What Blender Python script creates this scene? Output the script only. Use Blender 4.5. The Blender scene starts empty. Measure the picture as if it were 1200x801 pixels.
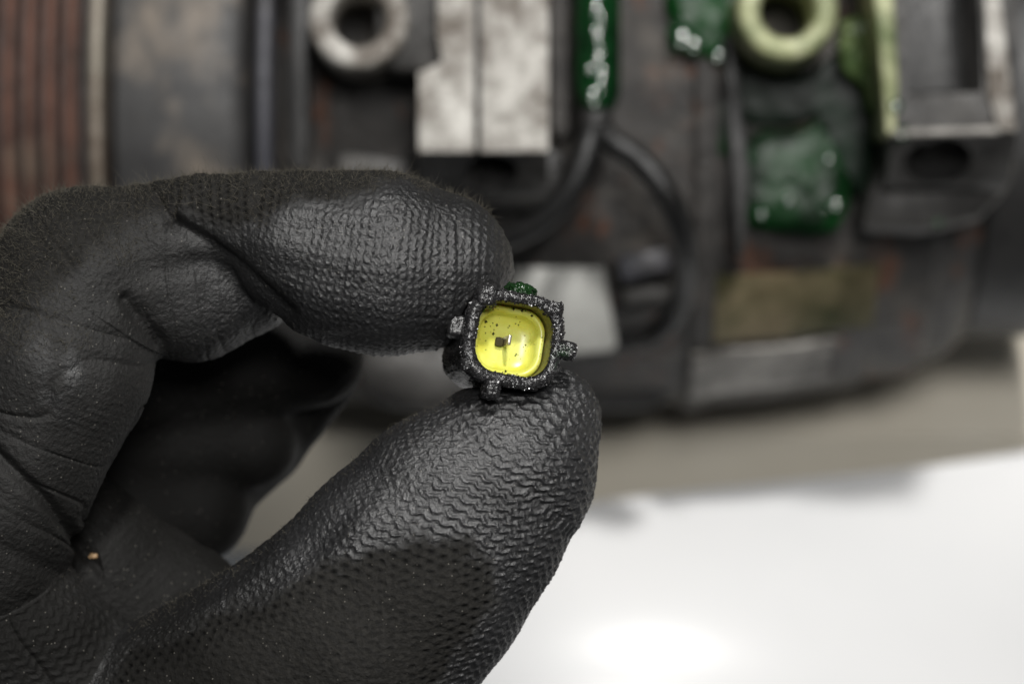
import bpy, bmesh, math, random
import numpy as np
from mathutils import Vector, Matrix, noise as mnoise

random.seed(7); rng = np.random.default_rng(7)
scene = bpy.context.scene
COL = scene.collection

# ------------------------------------------------------------------ frame of reference (millimetres)
# view frame: x right, y up in the picture, z towards the camera, origin = connector mouth (in focus)
PITCH = math.radians(38.0)
D0, PX = 400.0, 0.108                    # focus distance, mm per photo pixel at focus
cp, sp = math.cos(PITCH), math.sin(PITCH)
RIGHT = np.array([1., 0, 0]); UP = np.array([0, sp, cp]); TOW = np.array([0, -cp, sp])
AXY, AXZ = 42.0, -202.0                  # compressor axis (runs along x)
NB = np.array([0, cp, sp])               # bench normal in the view frame
FOOT = np.array([0, AXY, AXZ]) - 60.0 * NB
HEIGHT = -float(np.dot(FOOT, NB))        # connector height above the bench
def W(p):                                # view frame mm -> world metres
    p = np.asarray(p, dtype=np.float64)
    w = p[..., 0:1] * RIGHT + p[..., 1:2] * UP + p[..., 2:3] * TOW
    w = w * 0.001
    w[..., 2] += HEIGHT * 0.001
    return w
def Q(px, py, z):
    s = PX * (D0 - z) / D0
    return np.array([(px - 600.0) * s, (400.5 - py) * s, z])
def on_bench(px, py):                    # photo pixel -> view-frame point on the bench plane
    d = np.array([(px - 600) * PX / D0, (400.5 - py) * PX / D0, -1.0]); o = np.array([0, 0, D0])
    t = np.dot(FOOT - o, NB) / np.dot(d, NB)
    return o + t * d

# ------------------------------------------------------------------ camera, world, lamps
cam = bpy.data.cameras.new('camera'); cam_o = bpy.data.objects.new('camera', cam); COL.objects.link(cam_o)
cam.sensor_width = 36; cam.lens = 36 * D0 / (1200 * PX)
cam.clip_start = 0.01; cam.clip_end = 20
Rm = Matrix((RIGHT, UP, TOW)).transposed()
cam_o.matrix_world = Matrix.Translation(Vector(W([0, 0, D0]))) @ Rm.to_4x4()
cam.dof.use_dof = True; cam.dof.focus_distance = (D0 - 0.5) * 0.001; cam.dof.aperture_fstop = 15.0
cam.dof.aperture_blades = 0
scene.camera = cam_o
world = bpy.data.worlds.new('World'); scene.world = world; world.use_nodes = True
bg = world.node_tree.nodes['Background']; bg.inputs[0].default_value = (0.93, 0.97, 1.0, 1); bg.inputs[1].default_value = 0.065
def lamp(name, pos, target, size, power, color):
    l = bpy.data.lights.new(name, 'AREA'); l.shape = 'DISK'; l.size = size; l.energy = power; l.color = color
    o = bpy.data.objects.new(name, l); COL.objects.link(o)
    p = Vector(W(pos)); t = Vector(W(target)); o.location = p
    o.rotation_euler = (t - p).to_track_quat('-Z', 'Y').to_euler(); return o
KEY = (170, 790, 860)
lamp('inspection_lamp', KEY, (0, 0, -100), 0.10, 12.5, (1.0, 0.985, 0.96))
lamp('fill_lamp', (120, 290, 1150), (0, 0, -120), 0.30, 8.5, (1.0, 0.985, 0.96))  # added soft fill behind the camera, lightens the shadow under the compressor
scene.view_settings.view_transform = 'Standard'; scene.view_settings.look = 'None'
scene.view_settings.exposure = 0.0; scene.view_settings.gamma = 1.0

# ------------------------------------------------------------------ helpers
def empty(name, pos, label, cat, group=None):
    o = bpy.data.objects.new(name, None); COL.objects.link(o); o.empty_display_size = 0.01
    o.location = Vector(W(pos)); o['label'] = label; o['category'] = cat; o['_b'] = list(W(pos))
    if group: o['group'] = group
    return o
def mesh_obj(name, verts, faces, mat, parent=None, smooth=True, kind=None, origin=None):
    """verts in view-frame mm -> one linked mesh object, local to its parent's base"""
    w = W(np.asarray(verts, dtype=np.float64))
    base = np.zeros(3); p = parent
    chain_ = []
    while p is not None: chain_.append(p); p = p.parent
    base = sum((np.array(c.location) for c in chain_), np.zeros(3))
    off = np.zeros(3)
    if parent is None:
        off = w.mean(0) if origin is None else W(origin); 
    me = bpy.data.meshes.new(name); me.from_pydata((w - base - off).tolist(), [], faces); me.update()
    me.validate()
    if smooth: me.polygons.foreach_set('use_smooth', [True] * len(me.polygons))
    o = bpy.data.objects.new(name, me); COL.objects.link(o)
    if mat: me.materials.append(mat)
    if parent is not None: o.parent = parent
    else: o.location = Vector(off)
    if kind: o['kind'] = kind
    return o
def apply_mods(o):
    dg = bpy.context.evaluated_depsgraph_get(); dg.update()
    me = bpy.data.meshes.new_from_object(o.evaluated_get(dg)); o.modifiers.clear(); old = o.data; o.data = me; me.name = old.name
def bevel(o, w=0.0006, seg=2, ang=35):
    m = o.modifiers.new('b', 'BEVEL'); m.width = w; m.segments = seg; m.limit_method = 'ANGLE'; m.angle_limit = math.radians(ang)
    m.harden_normals = False
    apply_mods(o); smooth_by_angle(o)
def smooth_by_angle(o, ang=40):
    bm = bmesh.new(); bm.from_mesh(o.data)
    for e in bm.edges:
        e.smooth = not (len(e.link_faces) == 2 and e.calc_face_angle(0) > math.radians(ang))
    for f in bm.faces: f.smooth = True
    bm.to_mesh(o.data); bm.free()
def cut(o, cutter):
    fix_normals(cutter)
    m = o.modifiers.new('c', 'BOOLEAN'); m.operation = 'DIFFERENCE'; m.solver = 'EXACT'; m.object = cutter
    apply_mods(o); bpy.data.objects.remove(cutter)
def lathe(profile, c, ax=0, seg=160, close=True):
    """profile [(along, radius)], axis x (0) or z (2) through c"""
    n = len(profile); vs = []; fs = []
    for i in range(seg):
        a = 2 * math.pi * i / seg
        for (x, r) in profile:
            if ax == 0: vs.append((x, c[1] + r * math.cos(a), c[2] + r * math.sin(a)))
            else: vs.append((c[0] + r * math.cos(a), c[1] + r * math.sin(a), x))
    for i in range(seg):
        j = (i + 1) % seg
        for k in range(n - 1):
            fs.append((i * n + k, i * n + k + 1, j * n + k + 1, j * n + k))
    if close:
        fs.append(tuple(i * n for i in range(seg))); fs.append(tuple(i * n + n - 1 for i in reversed(range(seg))))
    return np.array(vs), fs
def rr(profile, r):                      # round the corners of a profile with short chamfers
    out = [profile[0]]
    for a, b, c in zip(profile, profile[1:], profile[2:]):
        a, b, c = map(np.array, (a, b, c)); la, lc = np.linalg.norm(a - b), np.linalg.norm(c - b)
        q = min(r, la * .45, lc * .45)
        p0 = b + (a - b) / la * q; p1 = b + (c - b) / lc * q
        for t in (0, .33, .67, 1): out.append(tuple((1-t)**2 * p0 + 2*t*(1-t) * b + t*t * p1))
    out.append(profile[-1]); return out
def prism_x(poly, x0, x1):               # poly [(y,z)] extruded along x
    n = len(poly); vs = [(x0, y, z) for y, z in poly] + [(x1, y, z) for y, z in poly]
    fs = [tuple(range(n))[::-1], tuple(range(n, 2 * n))] + [(i, (i+1) % n, n + (i+1) % n, n + i) for i in range(n)]
    return np.array(vs, float), fs
def prism_z(poly, z0, z1):               # poly [(x,y)] extruded along z (z1 = front)
    n = len(poly); vs = [(x, y, z0) for x, y in poly] + [(x, y, z1) for x, y in poly]
    fs = [tuple(range(n))[::-1], tuple(range(n, 2 * n))] + [(i, (i+1) % n, n + (i+1) % n, n + i) for i in range(n)]
    return np.array(vs, float), fs
def fix_normals(o):
    bm = bmesh.new(); bm.from_mesh(o.data); bmesh.ops.recalc_face_normals(bm, faces=bm.faces); bm.to_mesh(o.data); bm.free()
def catmull(pts, n=10):
    p = [np.array(q, float) for q in pts]; p = [2*p[0]-p[1]] + p + [2*p[-1]-p[-2]]; out = []
    for i in range(1, len(p) - 2):
        for k in range(n):
            t = k / n; a, b, c, d = p[i-1], p[i], p[i+1], p[i+2]
            out.append(.5*((2*b)+(-a+c)*t+(2*a-5*b+4*c-d)*t*t+(-a+3*b-3*c+d)*t**3))
    out.append(p[-2]); return np.array(out)
def tube(pts, rad, seg=14, n=10):
    c = catmull(pts, n); vs = []; fs = []; m = len(c)
    rads = np.interp(np.linspace(0, 1, m), np.linspace(0, 1, len(rad)), rad) if hasattr(rad, '__len__') else np.full(m, rad)
    up = np.array([0.3, 0.2, 1.])
    for i in range(m):
        t = c[min(i+1, m-1)] - c[max(i-1, 0)]; t /= np.linalg.norm(t)
        a = np.cross(t, up); a /= np.linalg.norm(a); b = np.cross(t, a)
        for k in range(seg):
            th = 2*math.pi*k/seg; vs.append(c[i] + rads[i]*(math.cos(th)*a + math.sin(th)*b))
    for i in range(m-1):
        for k in range(seg):
            fs.append((i*seg+k, i*seg+(k+1) % seg, (i+1)*seg+(k+1) % seg, (i+1)*seg+k))
    fs.append(tuple(range(seg))[::-1]); fs.append(tuple(range((m-1)*seg, m*seg)))
    return np.array(vs), fs

# ------------------------------------------------------------------ materials
class NT:
    def __init__(s, name):
        s.m = bpy.data.materials.new(name); s.m.use_nodes = True; s.t = s.m.node_tree
        s.b = s.t.nodes['Principled BSDF']; s.x = 0
    def n(s, typ, **kw):
        nd = s.t.nodes.new(typ)
        for k, v in kw.items():
            if k.startswith('i_'): 
                key = k[2:]; key = int(key) if key.isdigit() else key.replace('_', ' ')
                nd.inputs[key].default_value = v
            else: setattr(nd, k, v)
        return nd
    def l(s, a, b): s.t.links.new(a, b)
    def coord(s): return s.n('ShaderNodeTexCoord').outputs['Object']
    def noise(s, scale, detail=4, rough=.55, vec=None, stretch=None):
        v = vec if vec is not None else s.coord()
        if stretch:
            mp = s.n('ShaderNodeMapping'); mp.inputs['Scale'].default_value = stretch; s.l(v, mp.inputs[0]); v = mp.outputs[0]
        nd = s.n('ShaderNodeTexNoise'); nd.inputs['Scale'].default_value = scale; nd.inputs['Detail'].default_value = detail
        nd.inputs['Roughness'].default_value = rough; s.l(v, nd.inputs['Vector']); return nd.outputs['Fac']
    def ramp(s, fac, stops, interp='LINEAR'):
        r = s.n('ShaderNodeValToRGB'); e = r.color_ramp.elements; r.color_ramp.interpolation = interp
        while len(e) < len(stops): e.new(.5)
        for el, (p, c) in zip(e, stops):
            el.position = p; el.color = (c, c, c, 1) if not hasattr(c, '__len__') else (*c[:3], 1)
        s.l(fac, r.inputs[0]); return r.outputs[0]
    def mix(s, fac, a, b):
        m = s.n('ShaderNodeMix', data_type='RGBA')
        if hasattr(fac, 'links'): s.l(fac, m.inputs[0])
        else: m.inputs[0].default_value = fac
        for i, c in ((6, a), (7, b)):
            if hasattr(c, 'links'): s.l(c, m.inputs[i])
            else: m.inputs[i].default_value = (*c[:3], 1)
        return m.outputs[2]
    def math(s, op, a, b=None, clamp=False):
        m = s.n('ShaderNodeMath', operation=op, use_clamp=clamp)
        for i, c in enumerate((a, b)):
            if c is None: continue
            if hasattr(c, 'links'): s.l(c, m.inputs[i])
            else: m.inputs[i].default_value = c
        return m.outputs[0]
    def attr(s, name):
        a = s.n('ShaderNodeAttribute', attribute_name=name); return a
    def bump(s, h, strength=.5, dist=.0003, prev=None):
        b = s.n('ShaderNodeBump'); b.inputs['Strength'].default_value = strength; b.inputs['Distance'].default_value = dist
        s.l(h, b.inputs['Height'])
        if prev is not None: s.l(prev, b.inputs['Normal'])
        return b.outputs[0]
    def set(s, **kw):
        for k, v in kw.items():
            k = {'color': 'Base Color', 'rough': 'Roughness', 'metal': 'Metallic', 'normal': 'Normal', 'spec': 'Specular IOR Level', 'coat': 'Coat Weight', 'coat_rough': 'Coat Roughness', 'trans': 'Transmission Weight', 'ior': 'IOR', 'sss': 'Subsurface Weight'}[k]
            if hasattr(v, 'links'): s.l(v, s.b.inputs[k])
            else: s.b.inputs[k].default_value = (*v, 1) if hasattr(v, '__len__') else v
        return s.m

def mat_cast(name, c_lo, c_hi, dirt=(0.03, 0.026, 0.022), amount=.5, rough=.6, metal=0.0, sc=60, bumpd=.0004):
    t = NT(name)
    n1 = t.noise(sc * 1.6, 6, .65); n2 = t.noise(sc * 6, 5, .7); n3 = t.noise(sc * .9, 5, .65)
    base = t.mix(t.ramp(n1, [(.3, 0), (.7, 1)]), c_lo, c_hi)
    base = t.mix(t.ramp(n3, [(.62 - amount * .35, 0), (.8 - amount * .25, 1)]), base, dirt)
    base = t.mix(t.ramp(n2, [(.58, 0), (.72, .7)]), base, dirt)
    return t.set(color=base, rough=t.ramp(n2, [(.3, rough - .12), (.7, rough + .15)]), metal=metal, normal=t.bump(n2, .5, bumpd))
M = {}
M['housing'] = None
def mat_housing():
    t = NT('dirty_cast_housing')
    n1 = t.noise(110, 6, .65); n2 = t.noise(420, 5, .7); n3 = t.noise(75, 5, .65); n4 = t.noise(95, 5, .7, stretch=(1.5, .7, .7))
    base = t.mix(t.ramp(n1, [(.3, 0), (.72, 1)]), (0.013, 0.0122, 0.0118), (0.072, 0.066, 0.061))
    base = t.mix(t.ramp(n3, [(.52, 0), (.70, .7)]), base, (0.135, 0.118, 0.10))
    base = t.mix(t.ramp(n4, [(.57, 0), (.65, .85)]), base, (0.14, 0.048, 0.018))
    base = t.mix(t.ramp(n2, [(.56, 0), (.7, .8)]), base, (0.015, 0.014, 0.013))
    return t.set(color=base, rough=t.ramp(n2, [(.3, .28), (.7, .6)]), normal=t.bump(n2, .9, .0012))
M['housing'] = mat_housing()
M['alu'] = mat_cast('worn_cast_aluminium', (0.50, 0.48, 0.44), (0.74, 0.72, 0.67), dirt=(0.13, 0.11, 0.09), amount=.78, rough=.5, metal=.15, sc=130, bumpd=.0008)
M['alu_dark'] = mat_cast('grimy_shaded_aluminium', (0.035, 0.033, 0.031), (0.095, 0.091, 0.085), dirt=(0.016, 0.015, 0.014), amount=.6, rough=.5, metal=.2, sc=70)
M['alu_green'] = mat_cast('dye_stained_aluminium', (0.36, 0.38, 0.19), (0.58, 0.58, 0.38), dirt=(0.09, 0.12, 0.04), amount=.6, rough=.4, metal=.15, sc=110)
M['black'] = mat_cast('black_oily_shade_metal', (0.010, 0.010, 0.010), (0.028, 0.027, 0.026), dirt=(0.008, 0.007, 0.007), amount=.3, rough=.45, sc=90)
M['pulley'] = mat_cast('rusty_pulley_steel', (0.050, 0.026, 0.019), (0.155, 0.072, 0.050), dirt=(0.15, 0.115, 0.085), amount=.25, rough=.62, sc=80)
M['pulley_dark'] = mat_cast('groove_shade_steel', (0.008, 0.006, 0.005), (0.022, 0.013, 0.010), dirt=(0.015, 0.011, 0.01), amount=.3, rough=.7, sc=60)  # near-black, paints the shade in the belt grooves
M['rim'] = mat_cast('worn_pulley_rim', (0.20, 0.18, 0.14), (0.34, 0.30, 0.25), dirt=(0.10, 0.07, 0.05), amount=.4, rough=.5, metal=.2, sc=60)
def mat_coil():
    t = NT('dusty_coil_casing')
    n1 = t.noise(60, 4, .6); n2 = t.noise(300, 5, .7); n3 = t.noise(62, 5, .6, stretch=(1.0, .6, .6))
    base = t.mix(t.ramp(n1, [(.35, 0), (.7, 1)]), (0.026, 0.0255, 0.026), (0.052, 0.051, 0.050))
    base = t.mix(t.ramp(n3, [(.50, 0), (.66, .9)]), base, (0.20, 0.165, 0.13))
    return t.set(color=base, rough=t.ramp(n2, [(.3, .42), (.7, .65)]), normal=t.bump(n2, .4, .0004))
M['coil'] = mat_coil()
M['ridge'] = mat_cast('blue_grey_band', (0.030, 0.031, 0.038), (0.065, 0.065, 0.078), amount=.35, rough=.5, sc=50)
M['label'] = mat_cast('browned_label_foil', (0.17, 0.135, 0.075), (0.36, 0.30, 0.18), dirt=(0.04, 0.045, 0.012), amount=.7, rough=.45, metal=.25, sc=60)
M['pad'] = mat_cast('worn_grey_casting_pad', (0.24, 0.225, 0.205), (0.50, 0.48, 0.44), dirt=(0.07, 0.064, 0.056), amount=.6, rough=.5, metal=.1, sc=70)
M['plate'] = mat_cast('pale_bracket_zinc', (0.22, 0.22, 0.205), (0.33, 0.33, 0.31), dirt=(0.12, 0.115, 0.10), amount=.5, rough=.5, metal=.15, sc=45)
M['rubber'] = mat_cast('black_cable_sheath', (0.004, 0.004, 0.004), (0.011, 0.011, 0.011), dirt=(0.02, 0.018, 0.016), amount=.2, rough=.42, sc=120)
def mat_fluid(name, c1, c2, rough=.30, bd=.0003, bs=420, spec=.16):
    t = NT(name)
    n1 = t.noise(60, 4, .6); n2 = t.noise(bs, 3, .5)
    base = t.mix(t.ramp(n1, [(.40, 0), (.66, 1)]), c1, c2)
    return t.set(color=base, rough=rough, spec=spec, normal=t.bump(n2, .35, bd))
M['dye'] = mat_fluid('green_leak_dye', (0.001, 0.008, 0.002), (0.003, 0.052, 0.008))
M['dye_rod'] = mat_fluid('green_wet_fitting', (0.002, 0.012, 0.004), (0.006, 0.045, 0.012), bs=520, bd=.0016, rough=.14)

# ------------------------------------------------------------------ bench and sheet
def mat_bench():
    t = NT('beige_bench_top'); n = t.noise(30, 5, .6); n2 = t.noise(4, 3, .5)
    c = t.mix(t.ramp(n, [(.3, 0), (.7, 1)]), (0.80, 0.735, 0.61), (0.87, 0.81, 0.69))
    return t.set(color=c, rough=.45, normal=t.bump(n, .1, .0003))
def mat_sheet():
    t = NT('white_glossy_sheet'); n = t.noise(18, 4, .5)
    return t.set(color=t.mix(t.ramp(n, [(.3, 0), (.7, 1)]), (0.74, 0.745, 0.75), (0.79, 0.79, 0.79)), rough=.29, spec=.34, normal=t.bump(n, .08, .001))
def bench_pt(a, b, h=0.0):               # bench coordinates: a right, b away from the camera, h up (mm)
    away = np.array([0, sp, -cp])
    return FOOT + a * RIGHT + b * away + h * NB
b = []
y_edge = float(np.dot(on_bench(745, 522) - FOOT, np.array([0, sp, -cp]))) + 3
for (x, y) in ((-700, y_edge), (900, y_edge), (900, 700), (-700, 700)): b.append(bench_pt(x, y))
for (x, y) in ((-700, y_edge), (900, y_edge), (900, 700), (-700, 700)): b.append(bench_pt(x, y, -30))
ob = mesh_obj('workbench', b, [(0, 1, 2, 3), (7, 6, 5, 4), (0, 4, 5, 1), (1, 5, 6, 2), (2, 6, 7, 3), (3, 7, 4, 0)], mat_bench(), smooth=False, kind='structure')
A = on_bench(260, 642); B = on_bench(1200, 528)
away = np.array([0, sp, -cp])
def bc(p): return float(np.dot(p - FOOT, RIGHT)), float(np.dot(p - FOOT, away))
(ax_, ay_), (bx_, by_) = bc(A), bc(B)
def roll(d):                             # sheet eases down over the bench edge, shaped to mirror the lamp
    a_, yy, hh, st = 0.0, 0.0, 0.0, 1.0
    t_ = 0.0
    while t_ < d:
        q_ = min(st, d - t_); a_ = min(1.4, a_ + q_ * min(1.0, t_ / 45.0) / 52.0); yy += q_ * math.cos(a_); hh -= q_ * math.sin(a_); t_ += q_
    return yy, hh
y_roll = bc(on_bench(745, 522))[1]; vs, fs = [], []; nx, ny = 90, 90
for i in range(nx + 1):
    x = -330 + 760 * i / nx; ye = ay_ + (by_ - ay_) * (x - ax_) / (bx_ - ax_)
    for j in range(ny + 1):
        q = (j / ny); y = ye - 420 * q
        drop = max(0.0, y_roll - y); dy_, dh_ = roll(drop)
        h = dh_ - min(1.0, drop / 40.0) * (x - 20.0) ** 2 / 300.0 * min(1.0, 90.0 / (abs(x - 20.0) + 1e-6)) + 0.5 + 1.0 * (mnoise.noise(Vector((x * .012, y * .012, 1.3))) + .6) * min(1, q * 6 + .15)
        vs.append(bench_pt(x, (y_roll - dy_) if drop > 0 else y, h))
for i in range(nx):
    for j in range(ny): k = i * (ny + 1) + j; fs.append((k, k + 1, k + ny + 2, k + ny + 1))
sh = mesh_obj('white_sheet', vs, fs, mat_sheet()); fix_normals(sh)
sh['label'] = 'glossy white sheet spread over the bench under the hand'; sh['category'] = 'sheet'

# ------------------------------------------------------------------ compressor
comp = empty('compressor', FOOT + np.array([20, 0, 0]), 'grimy metal air conditioning compressor with ribbed pulley and green dye leak lying on the bench', 'compressor')
def X(px, z=-147.0): return (px - 600.0) * PX * (D0 - z) / D0
AX = (0, AXY, AXZ)
hp = [(X(322), 30), (X(322), 50), (X(345), 50), (X(350), 53.5), (X(812), 53.5), (X(818), 55.0), (X(840), 55.0), (X(846), 54.2), (X(930), 53.0), (X(1010), 51), (X(1040), 50.5), (X(1046), 49.2), (X(1110), 48.2), (X(1116), 46.4), (X(1150), 45.0), (X(1172), 42), (X(1172), 20)]
main = mesh_obj('housing', *lathe(rr(hp, 1.2), AX), M['housing'], comp); smooth_by_angle(main, 50)
rear = mesh_obj('rear_cover', *lathe(rr([(X(1171), 12), (X(1171), 41), (X(1300), 41), (X(1310), 36), (X(1310), 10)], 1.5), AX), M['black'], comp); smooth_by_angle(rear, 50)
nose = mesh_obj('front_collar', *lathe(rr([(X(285), 30), (X(285), 44), (X(325), 44), (X(325), 30)], .8), AX), M['black'], comp); smooth_by_angle(nose, 50)
ridge = mesh_obj('clamp_band', *lathe(rr([(X(298), 40), (X(298), 54.5), (X(318), 54.5), (X(318), 40)], 1.2), AX), M['ridge'], comp); smooth_by_angle(ridge, 50)
coil = mesh_obj('clutch_coil', *lathe(rr([(X(134), 30), (X(134), 57), (X(272), 57.5), (X(287), 56.2), (X(289), 54), (X(289), 30)], 1.0), AX), M['coil'], comp); smooth_by_angle(coil, 50)
pul = mesh_obj('pulley', *lathe(rr([(X(-110), 20), (X(-110), 52), (X(-100), 56.6), (X(112), 56.6), (X(112), 50), (X(127), 50), (X(127), 20)], .6), AX), M['pulley_dark'], comp); smooth_by_angle(pul, 50)
for k in range(8):                       # belt ribs, one ring each
    xc = X(84) - k * 3.56
    rp = [(xc - 1.35, 56.4), (xc - .75, 59.0), (xc - .35, 59.5), (xc + .35, 59.5), (xc + .75, 59.0), (xc + 1.35, 56.4)]
    mesh_obj('rib', *lathe(rp, AX, close=False), M['pulley'], pul)
mesh_obj('rim', *lathe(rr([(X(107), 52), (X(107), 59.2), (X(112), 60), (X(121), 60), (X(123.5), 59), (X(123.5), 52)], .4), AX, close=False), M['rim'], pul)
hubm = mesh_obj('clutch_plate', *lathe(rr([(X(-130), 8), (X(-130), 44), (X(-108), 47), (X(-108), 8)], 1), AX), M['black'], comp); smooth_by_angle(hubm, 50)

def poly(pts, z): return [tuple(Q(px, py, z)[:2]) for px, py in pts]
def block(name, pts, z0, z1, mat, bw=.0007, par=comp):
    o = mesh_obj(name, *prism_z(poly(pts, z1), z0, z1), mat, par, smooth=False); fix_normals(o); bevel(o, bw); return o
def cyl_between(p0, p1, r, seg=48):
    p0, p1 = np.array(p0, float), np.array(p1, float); t = (p1 - p0) / np.linalg.norm(p1 - p0)
    a = np.cross(t, [1, .01, 0]); a /= np.linalg.norm(a); b_ = np.cross(t, a); vs = []
    for p in (p0, p1):
        for k in range(seg):
            th = 2 * math.pi * k / seg; vs.append(p + r * (math.cos(th) * a + math.sin(th) * b_))
    fs = [tuple(range(seg))[::-1], tuple(range(seg, 2 * seg))] + [(k, (k+1) % seg, seg + (k+1) % seg, seg + k) for k in range(seg)]
    return np.array(vs), fs
# mounting bosses: thick tubes standing out of the casting, mouth towards the camera
def boss(px, py, z, mat, ro=59, ri=32):
    c = Q(px, py, z); s = PX * (D0 - z) / D0; ro *= s; ri *= s
    pr = [(z - 26, ri), (z - 1.0, ri), (z - .2, ri + .5), (z, ri + .9), (z, ro - .9), (z - .3, ro - .3), (z - 1.2, ro), (z - 34, ro + .6)]
    vs, fs = lathe(pr, c, ax=2, seg=64, close=False); n = len(pr)
    fs.append(tuple(i * n for i in range(64)))
    o = mesh_obj('mounting_boss', vs, fs, mat, comp); fix_normals(o); smooth_by_angle(o, 45); return o
boss(420, 22, -128, M['alu']); boss(923, 12, -128, M['alu_green'])
# arm joining the first boss to the lug, and the lug itself, in two halves with a seam
block('boss_arm', [(440, -90), (515, -90), (515, 82), (462, 84), (440, 60)], -170, -131, M['alu_dark'])
def lug(name, px0, px1, ztop, pyedge, pylow, zlow, mat, top=-120):
    """block with a flat bright front and an underside sloping away below the front edge"""
    yt = Q(0, top, ztop)[1]; ye = Q(0, pyedge, ztop)[1]; yl = Q(0, pylow, zlow)[1]
    po = [(yt, ztop), (ye, ztop), (yl, zlow), (yl - 1.5, zlow - 6), (yl - 1, -178), (yt, -178)]
    x0, x1 = X(px0, ztop), X(px1, ztop)
    o = mesh_obj(name, *prism_x(po, x0, x1), mat, comp, smooth=False); fix_normals(o); return o
def add_face_mat(o, mat, test):
    o.data.materials.append(mat); i = len(o.data.materials) - 1
    for p in o.data.polygons:
        if test(p): p.material_index = i
def inpocket(p):
    c = np.array(p.center) + np.array(comp.location); c[2] -= HEIGHT * .001
    return np.dot(c, TOW) * 1000 < -140
ZL = -126.0
def wn(v): return np.array([np.dot(v, RIGHT), np.dot(v, UP), np.dot(v, TOW)])
lg = lug('mounting_lug', 490, 643, ZL, 178, 226, -134, M['alu'])
hc = Q(577, 203, -130); nrm = np.array([0, -.62, .78])
hole = mesh_obj('tmp', *cyl_between(hc + nrm * 12, hc - nrm * 22, 4.3), None)
cut(lg, hole)
gv = prism_z(poly([(556, -200), (563, -200), (563, 300), (556, 300)], ZL), ZL - 3.0, ZL + 5)
cut(lg, mesh_obj('tmp', *gv, None))
cv = prism_z(poly([(470, -200), (514, -200), (512, 40), (518, 72), (494, 84), (470, 84)], ZL), ZL - 22, ZL + 5)
cut(lg, mesh_obj('tmp', *cv, None))
bevel(lg, .0006)
def view_y(p):
    c = np.array(p.center) + np.array(comp.location); c[2] -= HEIGHT * .001; return np.dot(c, UP) * 1000
def depth_of(p):
    c = np.array(p.center) + np.array(comp.location); c[2] -= HEIGHT * .001; return np.dot(c, TOW) * 1000
def in_hole(p, hc_, rad):
    c = np.array(p.center) + np.array(comp.location); c[2] -= HEIGHT * .001
    v = np.array([np.dot(c, RIGHT), np.dot(c, UP), np.dot(c, TOW)]) * 1000 - hc_; n_ = nrm / np.linalg.norm(nrm); v -= n_ * np.dot(v, n_); return np.linalg.norm(v) < rad
add_face_mat(lg, M['black'], lambda p: in_hole(p, hc, 4.7) or wn(p.normal)[2] > .5 and depth_of(p) < ZL - 1.5)  # hole and groove floor painted black for the shade inside
add_face_mat(lg, M['alu_dark'], lambda p: not in_hole(p, hc, 4.7) and (wn(p.normal)[1] < -.3 or view_y(p) < Q(0, 181, ZL)[1]))  # underside painted darker, for shade as well as grime
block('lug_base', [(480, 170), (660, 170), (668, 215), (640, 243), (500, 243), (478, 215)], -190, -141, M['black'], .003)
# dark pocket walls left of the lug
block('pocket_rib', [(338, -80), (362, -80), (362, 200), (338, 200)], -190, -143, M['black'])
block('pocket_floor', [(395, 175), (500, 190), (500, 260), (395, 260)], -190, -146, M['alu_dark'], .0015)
# right lug: pale border strips round a dark pocket, grey shelf and sloping underside with a bolt hole
rl = lug('mounting_lug', 1046, 1192, -128, 158, 214, -137, M['alu_dark'])
hc = Q(1100, 190, -132.5)
cut(rl, mesh_obj('tmp', *cyl_between(hc + nrm * 12, hc - nrm * 22, 5.6), None))
cut(rl, mesh_obj('tmp', *prism_z(poly([(1062, -300), (1138, -300), (1152, 108), (1062, 112)], -128), -150, -120), None))
bevel(rl, .0006)
add_face_mat(rl, M['black'], lambda p: in_hole(p, hc, 6.0))  # bolt hole painted black, standing for the shade in it
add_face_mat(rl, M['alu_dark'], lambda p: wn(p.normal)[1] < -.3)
edge = block('lug_edge', [(1148, -120), (1160, -120), (1192, 154), (1170, 154), (1158, 110)], -131, -126.5, M['alu'], .0005)
edge2 = block('lug_edge', [(1046, 152), (1172, 148), (1172, 157), (1046, 160)], -131, -126.8, M['pad'], .0004)
edge3 = block('lug_edge', [(1012, -120), (1042, -120), (1054, 100), (1050, 158), (1038, 158), (1030, 60)], -150, -127.5, M['alu_green'], .0008)
block('lug_base', [(1040, 172), (1195, 172), (1192, 215), (1150, 258), (1090, 272), (1005, 270), (1016, 222)], -190, -143, M['alu_dark'], .003)
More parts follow.
